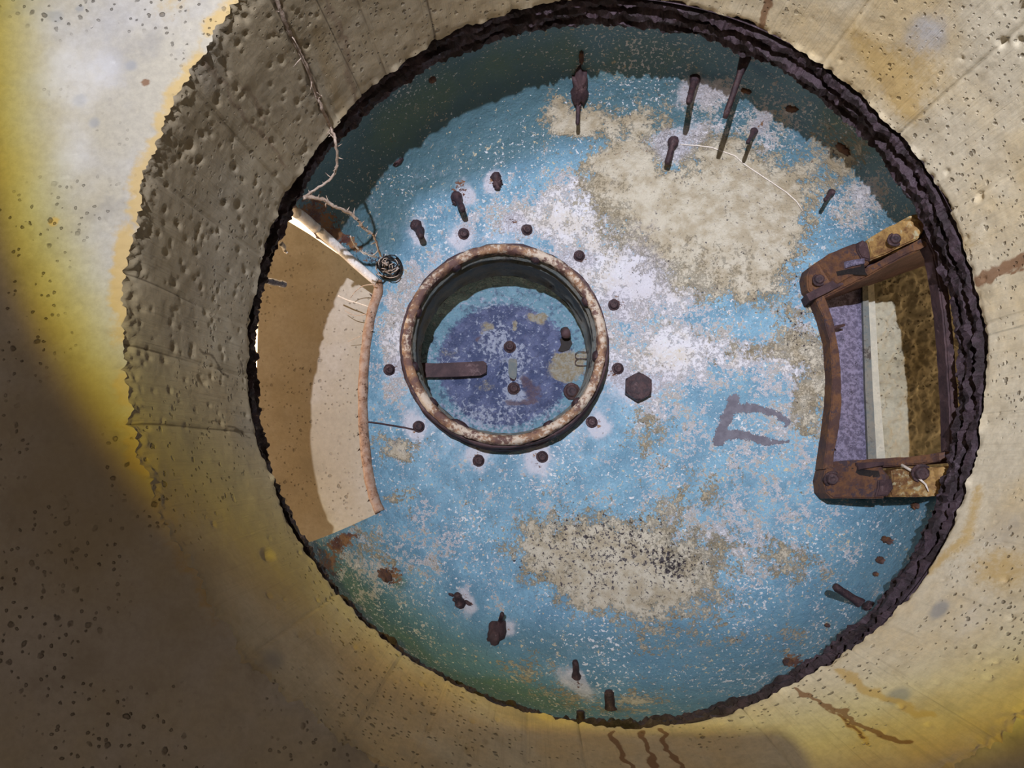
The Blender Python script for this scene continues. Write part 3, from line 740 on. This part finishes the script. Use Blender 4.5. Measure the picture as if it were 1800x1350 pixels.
# ------------------------------------------------------------------ right opening: steel frame, plate and concrete behind it
def zf(r):   # frame face slopes from the roof down towards the rim
    return float(np.interp(r, [.50, .56, .60, .66, .72, .80], [1.868, 1.845, 1.80, 1.70, 1.60, 1.55]))
def on_frame(px, py, off=0.0):
    r = ray(px, py); t = 1.5/r.z
    for _ in range(600):
        P = r*t; rr_ = math.hypot(P.x-CX, P.y-CY)
        if P.z >= zf(rr_): break
        t += .001
    return P-Vector((0, 0, off)), Vector((-.35 if P.x > CX else .35, 0, -1)).normalized()
frame = empty('embrasure_frame', on_frame(1540, 640)[0], 'brown rusted steel frame bolted around the right hand opening of the dome', 'frame')
def fplate(name, pxs, mat, thick=.05, off=0.0, label=None, bev=.003, sub=10):
    # outline densified, laid on the sloping frame face, extruded upwards
    den = []
    for a, b in zip(pxs, pxs[1:]+pxs[:1]):
        m = max(1, int(math.hypot(b[0]-a[0], b[1]-a[1])/sub))
        for k in range(m): den.append((a[0]+(b[0]-a[0])*k/m, a[1]+(b[1]-a[1])*k/m))
    bm = bmesh.new(); vs = [bm.verts.new(on_frame(x+random.uniform(-.7, .7), y+random.uniform(-.7, .7), off)[0]) for x, y in den]
    f = bm.faces.new(vs); ext = bmesh.ops.extrude_face_region(bm, geom=[f])
    up = [v for v in ext['geom'] if isinstance(v, bmesh.types.BMVert)]
    for v in up: v.co.z += thick
    bmesh.ops.recalc_face_normals(bm, faces=bm.faces)
    ed = [e for e in bm.edges if not any(v in up for v in e.verts)]
    bmesh.ops.bevel(bm, geom=ed, offset=bev, segments=2, affect='EDGES', clamp_overlap=True)
    bmesh.ops.triangulate(bm, faces=[f_ for f_ in bm.faces if len(f_.verts) > 6])
    o = from_bm(name, bm, mat, frame); local(o, frame)
    if label: o['label'] = label
    return o
fplate('arc_flange', [(1432, 505), (1448, 522), (1462, 560), (1472, 610), (1477, 660), (1478, 710), (1474, 750), (1466, 790), (1462, 822), (1446, 825), (1452, 775), (1459, 720), (1462, 660), (1457, 600), (1447, 560), (1432, 528)], 'rust', .06, .006, 'narrow curved rusty flange along the dome side', .002)
fplate('bracket', [(1415, 488), (1422, 470), (1455, 448), (1497, 430), (1512, 430), (1522, 448), (1524, 466), (1500, 486), (1470, 503), (1432, 526), (1417, 512)], 'rust', .07, .012)
fplate('bracket', [(1519, 425), (1540, 411), (1600, 380), (1617, 378), (1622, 405), (1608, 424), (1560, 446), (1522, 462), (1524, 442)], 'ochre_rust', .07, .012, 'upper bracket end with flaked yellow paint')
fplate('joint_boss', [(1499, 432), (1510, 427), (1518, 432), (1522, 448), (1524, 462), (1508, 458), (1500, 446)], 'dark_rust', .02, .020)
fplate('rail', [(1432, 522), (1470, 500), (1524, 470), (1570, 446), (1625, 416), (1640, 421), (1633, 430), (1580, 456), (1525, 486), (1478, 510), (1440, 528)], 'rust', .05, .004, 'thin upper rail of the opening')
fplate('outer_bar', [(1618, 412), (1634, 404), (1650, 440), (1663, 500), (1672, 580), (1678, 660), (1684, 740), (1681, 795), (1668, 806), (1666, 740), (1662, 660), (1656, 580), (1648, 510), (1636, 450)], 'dark_rust', .035, .008, 'pinkish brown outer bar of the opening')
fplate('rail', [(1452, 812), (1545, 806), (1610, 802), (1680, 792), (1682, 806), (1640, 814), (1546, 822), (1452, 826)], 'rust', .04, .004, 'thin lower rail of the opening')
fplate('bracket', [(1447, 826), (1470, 818), (1545, 820), (1560, 838), (1556, 860), (1548, 876), (1460, 876), (1448, 866), (1443, 845)], 'rust', .07, .012)
fplate('bracket', [(1562, 828), (1600, 820), (1645, 822), (1674, 818), (1672, 850), (1655, 872), (1562, 874), (1558, 860), (1564, 842)], 'ochre_rust', .07, .012, 'lower bracket end with flaked yellow paint')
fplate('joint_boss', [(1537, 845), (1560, 842), (1563, 858), (1552, 872), (1532, 874), (1536, 858)], 'dark_rust', .02, .020)
def slot(pxs, mat='void', off=.0165, label=None): return fplate('slot', pxs, mat, .004, off, label, .0005, 20)  # thin black plates draw the slots' inner shade, nothing is cut
slot([(1465, 480), (1480, 477), (1509, 471), (1510, 462), (1514, 462), (1516, 480), (1520, 487), (1506, 486), (1486, 484), (1467, 488)], 'void', .0135, 'black plate drawn as the dark of a slot in the upper bracket')
slot([(1492, 822), (1500, 824), (1540, 828), (1542, 838), (1530, 840), (1505, 836), (1493, 828)], 'void', .0135, 'black plate drawn as the dark of a slot in the lower bracket')
fplate('bar_tongue', [(1478, 464), (1512, 458), (1513, 468), (1480, 475)], 'purple_steel', .012, .022, 'worn shiny tongue beside the upper slot', .001)
fplate('bar_tongue', [(1500, 814), (1545, 812), (1546, 819), (1502, 826)], 'dark_rust', .012, .022, None, .001)
def dome_head(cx_, cy_, rpx, parent, surf, h=.6, name='bolt', mat='bolt', washer=True, n=16):
    P, nn = surf(cx_, cy_); s = P.z/F; r = rpx*s; q = Vector((0, 0, 1)).rotation_difference(nn).to_matrix()
    bm = bmesh.new(); prof_ = ([(1.25, -.1), (1.25, .12), (1.1, .2)] if washer else [(1.0, -.1)])+[(.86, .22), (.84, .62*h+.2), (.74, .86*h+.2), (.45, 1.0*h+.2), (.40, .9*h+.2)]
    rows = [[bm.verts.new(P+q@Vector((a*r*(1+random.uniform(-.06, .06))*math.cos(2*math.pi*i/n), a*r*math.sin(2*math.pi*i/n), b*r))) for i in range(n)] for a, b in prof_]
    for a, b in zip(rows[:-1], rows[1:]):
        for i in range(n): bm.faces.new((a[i], a[(i+1) % n], b[(i+1) % n], b[i]))
    bm.faces.new(rows[-1])
    o = from_bm(name, bm, mat, parent, True); local(o, parent); return o
fsurf = lambda x, y: on_frame(x, y, .012)
for x, y, r in ((1437, 494, 10), (1460, 843, 12), (1615, 833, 14), (1569, 424, 11)): dome_head(x, y, r, frame, fsurf)
# straw caught on the lower bracket
o = strand('straw', None or frame, [on_frame(x, y, o_)[0] for x, y, o_ in ((1578, 818, .018), (1592, 828, .024), (1606, 842, .022), (1618, 852, .02), (1624, 864, .018))], [.0035, .003, .0025, .002, .0012], 'straw')
o.parent = None; o.location = frame.location.copy(); o.name = 'straw'; tag(o, 'pale dry straw lying across the lower rusty bracket of the right opening', 'straw')
# plates above the right opening
def pz(px, py, z): p = atz(px, py, z); return (p.x, p.y)
o = plate('soffit_plate', [pz(1425, 470, 1.895), pz(1519, 470, 1.895), pz(1521, 560, 1.895), pz(1526, 680, 1.895), pz(1534, 900, 1.895), pz(1425, 900, 1.895)], 1.895, .03, 'purple_steel')
tag(o, 'purplish grey speckled steel plate seen inside the right opening next to the concrete strip', 'plate')
o = plate('seam_strip', [pz(1515, 470, 1.885), pz(1524, 470, 1.885), pz(1534, 680, 1.885), pz(1546, 900, 1.885), pz(1530, 900, 1.885), pz(1521, 680, 1.885)], 1.885, .03, 'tube', None)
tag(o, 'dark steel strip closing the joint between purple plate and rough concrete', 'strip')
o = plate('mortar_strip', [pz(1520, 470, 1.90), pz(1535, 470, 1.90), pz(1546, 680, 1.90), pz(1564, 900, 1.90), pz(1540, 900, 1.90)], 1.90, .03, 'mortar', None)
tag(o, 'pale grey mortar strip along the rough concrete in the right opening', 'strip')
# rough concrete soffit with real relief
nx_, ny_ = 110, 150
p00, p11 = atz(1500, 380, 1.90), atz(1900, 980, 1.90)
gx, gy = np.meshgrid(np.linspace(p00.x, p11.x, nx_), np.linspace(p00.y, p11.y, ny_))
gz = 1.915+fbm(gx*42, gy*42, 5, .8)*.026
o = mesh_obj('wall_embrasure_right', np.stack([gx.ravel(), gy.ravel(), gz.ravel()], 1).tolist(), grid_faces(nx_, ny_, closed=False, flip=True), 'rough')
tag(o, kind='structure')
sm = o.modifiers.new('t', 'SOLIDIFY'); sm.thickness = .05*SC; sm.offset = -1
# upper cheek of the opening
def quad_box(name, pts, t, mat, parent=None):
    bm = bmesh.new(); vs = [bm.verts.new(p) for p in pts]; f = bm.faces.new(vs); bm.normal_update(); n = f.normal.copy()
    ext = bmesh.ops.extrude_face_region(bm, geom=[f])
    for v in ext['geom']:
        if isinstance(v, bmesh.types.BMVert): v.co += t*n
    bmesh.ops.recalc_face_normals(bm, faces=bm.faces); return from_bm(name, bm, mat, parent)
a0 = on_frame(1436, 524)[0]; a1 = on_frame(1634, 421)[0]
b0 = atz(1420, 540, 1.90); b1 = atz(1700, 440, 1.90); ex = (a1-a0); ex.z = 0; ex.normalize()
o = quad_box('cheek', [a0-ex*.02, a1+ex*.06, b1, b0-ex*.02], .02, 'dark_rust', frame)
local(o, frame); o['label'] = 'dark brown upper cheek wall of the opening'
c0 = on_frame(1452, 822)[0]; c1 = on_frame(1680, 800)[0]
o = quad_box('cheek', [c0+Vector((0, .012, .01)), c1+Vector((.04, .012, .02)), Vector((c1.x+.04, c1.y+.012, 1.93)), Vector((c0.x, c0.y+.012, 1.93))], .012, 'dark_rust', frame); local(o, frame)

# ------------------------------------------------------------------ hatch
HZ = 1.835
HC = atz(887, 601, HZ)
hat = empty('hatch_collar', (HC.x, HC.y, HZ), 'round rusty steel collar with lime crust around the hatch hole in the blue dome', 'collar')
def jag(k, t): return .0022*math.sin(t*13+k*2.1)*math.sin(t*5+k)+random.uniform(-.0009, .0009)
bm = bmesh.new()
lathe_bm(bm, [(.262, 1.925), (.261, 1.892), (.2595, 1.884), (.2565, 1.882), (.258, 1.868), (.257, 1.856), (.252, 1.850), (.2515, 1.856), (.249, 1.850), (.247, 1.852)], (HC.x, HC.y), 140, jag)
o = from_bm('base_ring', bm, 'dark_rust', hat, True); local(o, hat)
bm = bmesh.new()
lathe_bm(bm, [(.2495, 1.880), (.2505, 1.846), (.2485, 1.8375), (.244, 1.8345), (.238, 1.8335), (.2325, 1.8345), (.229, 1.838), (.2270, 1.848), (.2285, 1.862)], (HC.x, HC.y), 180, jag)
o = from_bm('rim', bm, 'collar', hat, True); local(o, hat)
bm = bmesh.new()
lathe_bm(bm, [(.2285, 1.850), (.2275, 1.864), (.221, 1.866), (.221, 1.876), (.2275, 1.880), (.2275, 1.892), (.220, 1.895), (.2205, 1.908), (.225, 1.912), (.2245, 2.0), (.221, 2.005), (.221, 2.020)], (HC.x, HC.y), 140, jag)
o = from_bm('tube', bm, 'tube', hat, True); local(o, hat); o['label'] = 'dark grimy inner tube wall with ribs'
bm = bmesh.new(); lathe_bm(bm, [(.221, 2.018), (.30, 2.03), (.30, 1.93)], (HC.x, HC.y), 60)
o = from_bm('outer_sleeve', bm, 'void', hat, True); local(o, hat)
for x, y in hatchp:
    dome_head(x, y, 8.5, hat, on_dome, h=.75)
def lug_at(tdeg, z, w, h):
    t = math.radians(tdeg); r = .2275; bm = bmesh.new()
    pts = []
    c_ = Vector((HC.x+r*math.cos(t), HC.y+r*math.sin(t), z)); inw = Vector((-math.cos(t), -math.sin(t), 0)); tg = Vector((-math.sin(t), math.cos(t), 0))
    bmesh.ops.create_icosphere(bm, subdivisions=2, radius=1)
    for v in bm.verts:
        k = 1+random.uniform(-.1, .1); v.co = c_+tg*v.co.x*w*k+inw*v.co.y*.010*k+Vector((0, 0, 1))*v.co.z*h*k
    o = from_bm('lug', bm, 'bolt', hat, True); local(o, hat)
for a in (-122, -70, -28, 8, 40, 62, 118, 140, 165, -160): lug_at(a, 1.853, .014 if a != 118 else .024, .016)

LZ = 2.055
LC = atz(889, 634, LZ)
lid = empty('round_cover', (LC.x, LC.y, LZ), 'round violet blue steel cover closing the far end of the hatch tube', 'cover')
nl, nr_ = 160, 60
lv = []; 
for j in range(1, nr_+1):
    r = .30*j/nr_
    t = np.arange(nl)*2*math.pi/nl; x = LC.x+r*np.cos(t); y = LC.y+r*np.sin(t)
    lv.append(np.stack([x, y, LZ-.006*np.exp(-(r/.09)**2)+fbm(x*14, y*14, 4)*.004], 1))
lv = np.concatenate(lv+[np.array([[LC.x, LC.y, LZ-.006]])])
lf = grid_faces(nl, nr_)+[((i+1) % nl, i, len(lv)-1) for i in range(nl)]
disc = mesh_obj('disc', lv.tolist(), lf, 'lid', lid)
so = disc.modifiers.new('thickness', 'SOLIDIFY'); so.thickness = .03*SC; so.offset = 1
so.offset = -1 if disc.data.polygons[len(disc.data.polygons)-1].normal.z < 0 else 1
def lblob(bl):
    acc = np.zeros(len(lv)); wx = lv[:, 0]+fbm(lv[:, 0]*30, lv[:, 1]*30, 3)*.02; wy = lv[:, 1]+fbm(lv[:, 0]*30+9, lv[:, 1]*30, 3)*.02
    for px, py, rx, ry, amp in bl:
        p = atz(px, py, LZ); s = LZ/F; acc += amp*np.exp(-(((wx-p.x)/(rx*s))**2+((wy-p.y)/(ry*s))**2)**1.4)
    return acc
pc = atz(888, 640, LZ)
rl_ = np.hypot((lv[:, 0]-pc.x)/1.0, (lv[:, 1]-pc.y)/.92)/(.187)
set_attr(disc, 'edge', np.clip((rl_-.68)/.5, 0, 1))
set_attr(disc, 'flake', lblob([(870, 600, 30, 40, .8), (902, 650, 22, 60, .9), (905, 700, 30, 20, .8), (850, 740, 60, 25, .7), (780, 640, 40, 30, .3), (980, 740, 40, 25, .6), (800, 720, 40, 30, .4), (870, 530, 60, 14, .35), (940, 760, 70, 14, .5)]))
set_attr(disc, 'yel', lblob([(947, 560, 20, 13, 1.0), (1010, 640, 30, 30, .9), (985, 650, 26, 22, .6), (852, 575, 14, 12, .8), (902, 568, 6, 11, .9), (790, 625, 24, 10, .5), (850, 675, 18, 10, .5), (902, 690, 20, 12, .4)]))
set_attr(disc, 'brown', lblob([(843, 590, 10, 7, .9), (935, 690, 20, 25, .8), (905, 708, 30, 9, .9), (925, 665, 10, 12, .6), (1000, 590, 12, 24, .5), (858, 725, 10, 8, .5)]))
local(disc, lid)
def on_lid(px, py, off=0.0): return atz(px, py, LZ-.004)-Vector((0, 0, off)), Vector((0, 0, -1))
dome_head(896, 610, 9, lid, on_lid, .9); dome_head(903, 683, 9, lid, on_lid, .9); dome_head(1005, 688, 12, lid, on_lid, .5); dome_head(902, 664, 5, lid, on_lid, .5)
def lid_plate(name, pxs, mat, t, off, label=None):
    bm = bmesh.new(); vs = [bm.verts.new(on_lid(x+random.uniform(-.4, .4), y+random.uniform(-.4, .4), off)[0]) for x, y in pxs]; f = bm.faces.new(vs)
    ext = bmesh.ops.extrude_face_region(bm, geom=[f])
    for v in ext['geom']:
        if isinstance(v, bmesh.types.BMVert): v.co.z += t
    bmesh.ops.recalc_face_normals(bm, faces=bm.faces); o = from_bm(name, bm, mat, lid); local(o, lid)
    if label: o['label'] = label
    return o
lid_plate('slot_plate', [(894, 634), (898, 631), (908, 632), (909, 640), (908, 662), (904, 668), (896, 664), (893, 655)], 'tube', .012, .006, 'small grey plate between the two lid bolts')
lid_plate('strap', [(722, 640), (770, 641), (815, 639), (850, 637), (856, 641), (855, 657), (845, 662), (800, 664), (722, 666)], 'dark_rust', .012, .022, 'flat rusty strap reaching in from the left rim')
# a plug, a black patch painted as its shadowed hole, and two bent wires
bm = bmesh.new(); P0 = on_lid(993, 582)[0]; P1 = on_lid(994, 592, .03)[0]
tube_bm(bm, [P0, P0.lerp(P1, .5), P1], [.0125, .0135, .012], 12, .05); o = from_bm('plug', bm, 'dark_rust', lid, True); local(o, lid)
lid_plate('hole', [(984, 596), (992, 592), (1003, 596), (1006, 604), (1000, 614), (988, 619), (981, 617), (986, 606)], 'void', .002, .0025, 'ragged black patch painted as the shadowed hole under the plug')
for k, yy in enumerate((622, 634)):
    pts = [on_lid(x, y, .006)[0] for x, y in ((1034, yy-2), (1018, yy-3), (1012, yy), (1011, yy+5), (1015, yy+9), (1034, yy+9))]
    bm = bmesh.new(); tube_bm(bm, smooth_path(pts, 4), .0011, 5); o = from_bm('wire_loop', bm, 'bolt', lid, True); local(o, lid)

# ------------------------------------------------------------------ roots and small things
def root_path(spec, n=6):
    return smooth_path(spec, n)
def sh(x, y, inset=.012): return on_shaft(x, y, inset)
main = [sh(478, -30), sh(497, 30, .016), sh(518, 75, .014), sh(540, 120, .018), sh(556, 165, .014), sh(566, 190, .02), sh(582, 225, .016), atz(590, 250, 1.43), atz(592, 285, 1.47), atz(588, 305, 1.49), atz(572, 322, 1.50), atz(552, 334, 1.50), atz(533, 347, 1.49)]
root = empty('dried_root', sh(560, 180), 'long dry bare root hanging along the shaft wall to the left of the dome', 'root')
def twigs(bm, path, step, lo, hi, r):
    for i in range(3, len(path)-2, step):
        if random.random() < .7:
            d = Vector((random.uniform(-1, 1), random.uniform(-1, 1), random.uniform(-.8, .8))).normalized()*random.uniform(lo, hi)
            p = path[i]; tube_bm(bm, [p, p+d*.5+Vector((random.uniform(-.002, .002), 0, 0)), p+d], [r, r*.8, r*.4], 5)
pth = root_path(main, 7); pth = [p+Vector((random.uniform(-.0012, .0012), random.uniform(-.0012, .0012), 0)) for p in pth]
bm = bmesh.new(); tube_bm(bm, pth, [.0036-.0012*i/len(pth) for i in range(len(pth))], 7, .2); o = from_bm('stem', bm, 'root', root, True); local(o, root)
bm = bmesh.new(); twigs(bm, pth, 3, .008, .024, .0013); o = from_bm('root_hairs', bm, 'root', root, True); local(o, root); o['kind'] = 'stuff'
second = [atz(533, 347, 1.49), atz(548, 347, 1.50), atz(570, 352, 1.52), atz(590, 364, 1.54), atz(612, 373, 1.57), atz(630, 388, 1.60), atz(640, 402, 1.63), atz(655, 412, 1.66), atz(662, 428, 1.70), atz(669, 450, 1.76)]
p2 = root_path(second, 6); p2 = [p+Vector((random.uniform(-.0012, .0012), random.uniform(-.0012, .0012), 0)) for p in p2]
bm = bmesh.new(); tube_bm(bm, p2, [.0042-.0018*i/len(p2) for i in range(len(p2))], 7, .25); o = from_bm('branch', bm, 'root', root, True); local(o, root)
bm = bmesh.new(); twigs(bm, p2, 2, .008, .022, .0015); o = from_bm('root_hairs', bm, 'root', root, True); local(o, root); o['kind'] = 'stuff'
nest = empty('root_tuft', on_dome(683, 470)[0], 'small tangled tuft of dead roots beside the corner of the left opening', 'root tuft')
P, n = on_dome(684, 470)
for name_, cnt, R1, r_, mt in (('rootlet', 26, .028, .0013, 'root'), ('dark_fibre', 16, .026, .0016, 'void')):
    bm = bmesh.new()
    for k in range(cnt):
        a = random.uniform(0, 6.28); b = random.uniform(1.2, 3.0); rr1 = R1*random.uniform(.3, 1.0)
        tilt = random.uniform(-.5, .5); ox, oy = random.uniform(-.012, .012), random.uniform(-.012, .012)
        pts = [P+Vector((ox+rr1*math.cos(a+b*t), oy+rr1*math.sin(a+b*t)*math.cos(tilt*2), -.008-.014*math.sin(3*t+tilt)-tilt*.01)) for t in (0, .2, .4, .6, .8, 1)]
        tube_bm(bm, pts, [r_, r_, r_, r_*.9, r_*.7, r_*.4], 5, .1)
    o = from_bm(name_, bm, mt, nest, True); local(o, nest); o['kind'] = 'stuff'
bm = bmesh.new(); tube_bm(bm, smooth_path([P+Vector((.030*math.cos(t), .030*math.sin(t), -.006)) for t in np.linspace(-.9, 2.6, 9)], 4), .0035, 8)
o = from_bm('coil', bm, 'void', nest, True); local(o, nest); o['label'] = 'dark curved wire around the tuft'
bm = bmesh.new(); pts = [atz(616, 415, 1.60), atz(622, 428, 1.64), atz(632, 440, 1.67), atz(648, 448, 1.70), atz(662, 452, 1.74)]
q = smooth_path(pts, 5); tube_bm(bm, q, [.0016+.0008*i/len(q) for i in range(len(q))], 6); twigs(bm, q, 2, .006, .012, .001)
o = from_bm('branch', bm, 'straw', nest, True); local(o, nest)
def lone(name, pts, r, label, cat, mat='root', group=None):
    bm = bmesh.new(); q = smooth_path(pts, 5); tube_bm(bm, q, [r*(1-.6*i/len(q)) for i in range(len(q))], 6, .1)
    o = from_bm(name, bm, mat, None, True); c = q[0].copy(); o.data.transform(Matrix.Translation(-c)); o.location = c
    return tag(o, label, cat, group)
lone('rootlet', [atz(594, 520, 1.90), atz(612, 528, 1.90), atz(630, 533, 1.89), atz(650, 540, 1.87)], .0022, 'pale thin rootlet crossing the lit concrete inside the upper part of the left opening', 'root', 'straw')
lone('rootlet', [atz(652, 548, 1.86), atz(640, 553, 1.9), atz(622, 554, 1.92), atz(606, 546, 1.93)], .0016, 'thin curved rootlet below the pale one in the left opening', 'root')
lone('rootlet', [atz(660, 500, 1.84), atz(640, 502, 1.88), atz(625, 512, 1.91), atz(616, 524, 1.93)], .0016, 'thin rootlet hanging from the lip corner of the left opening', 'root')
lone('rootlet', [atz(656, 580, 1.86), atz(636, 590, 1.9), atz(612, 600, 1.93)], .0014, 'short thin rootlet lowest against the lit concrete of the left opening', 'root')
lone('white_twig', [atz(494, 428, 1.56), atz(499, 434, 1.57), atz(500, 440, 1.58), atz(505, 445, 1.58)], .006, 'tiny white twig at the ring edge in the left opening', 'twig', 'straw')
pa, pb = atz(468, 493, 1.56), atz(500, 500, 1.62)
bm = bmesh.new(); dd = (pb-pa)
tube_bm(bm, [pa+dd*t for t in (0, .2, .25, .5, .55, .75, .8, .98, 1)], [.0065, .0065, .0075, .0075, .0062, .0062, .0074, .0074, .005], 12)
o = from_bm('steel_pin', bm, 'pin', None, False); o.data.transform(Matrix.Translation(-pa)); o.location = pa
tag(o, 'short shiny steel pin jutting from the black ring into the left opening', 'pin')

# the phone that takes the picture: it stands in the torch beam and throws the straight shadow on the lower shaft wall
bm = bmesh.new()
x0, x1, y0, y1, z0_, z1_, rc = -.20, .212, -.043, .125, -.034, -.016, .030
outl = []
for cx_, cy_, a in ((x1-rc, y1-rc, 0), (x0+rc, y1-rc, 90), (x0+rc, y0+rc, 180), (x1-rc, y0+rc, 270)):
    for k in range(7):
        t = math.radians(a+15*k); outl.append((cx_+rc*math.cos(t), cy_+rc*math.sin(t)))
vs = [bm.verts.new((x, y, z0_)) for x, y in outl]; f = bm.faces.new(vs); ext = bmesh.ops.extrude_face_region(bm, geom=[f])
for v in ext['geom']:
    if isinstance(v, bmesh.types.BMVert): v.co.z += z1_-z0_
bmesh.ops.recalc_face_normals(bm, faces=bm.faces)
ph = empty('smartphone', (.04, .04, -.034), 'dark smartphone held level under the shaft, its edge shading the lower wall', 'phone')
o = from_bm('case', bm, 'void', ph); local(o, ph)
bm = bmesh.new(); tube_bm(bm, [(0, 0, -.018), (0, 0, -.010)], .012, 24); o = from_bm('lens_ring', bm, 'pin', ph); local(o, ph)

# ------------------------------------------------------------------ to metres, camera height
S = Matrix.Scale(SC, 4)
for me in bpy.data.meshes: me.transform(S)
for o in bpy.data.objects:
    if o.type in {'MESH', 'EMPTY'}:
        o.location = o.location*SC
        if o.parent is None: o.location.z += CAM_Z
# children were linked with absolute empties: their locations stay zero relative to the parent
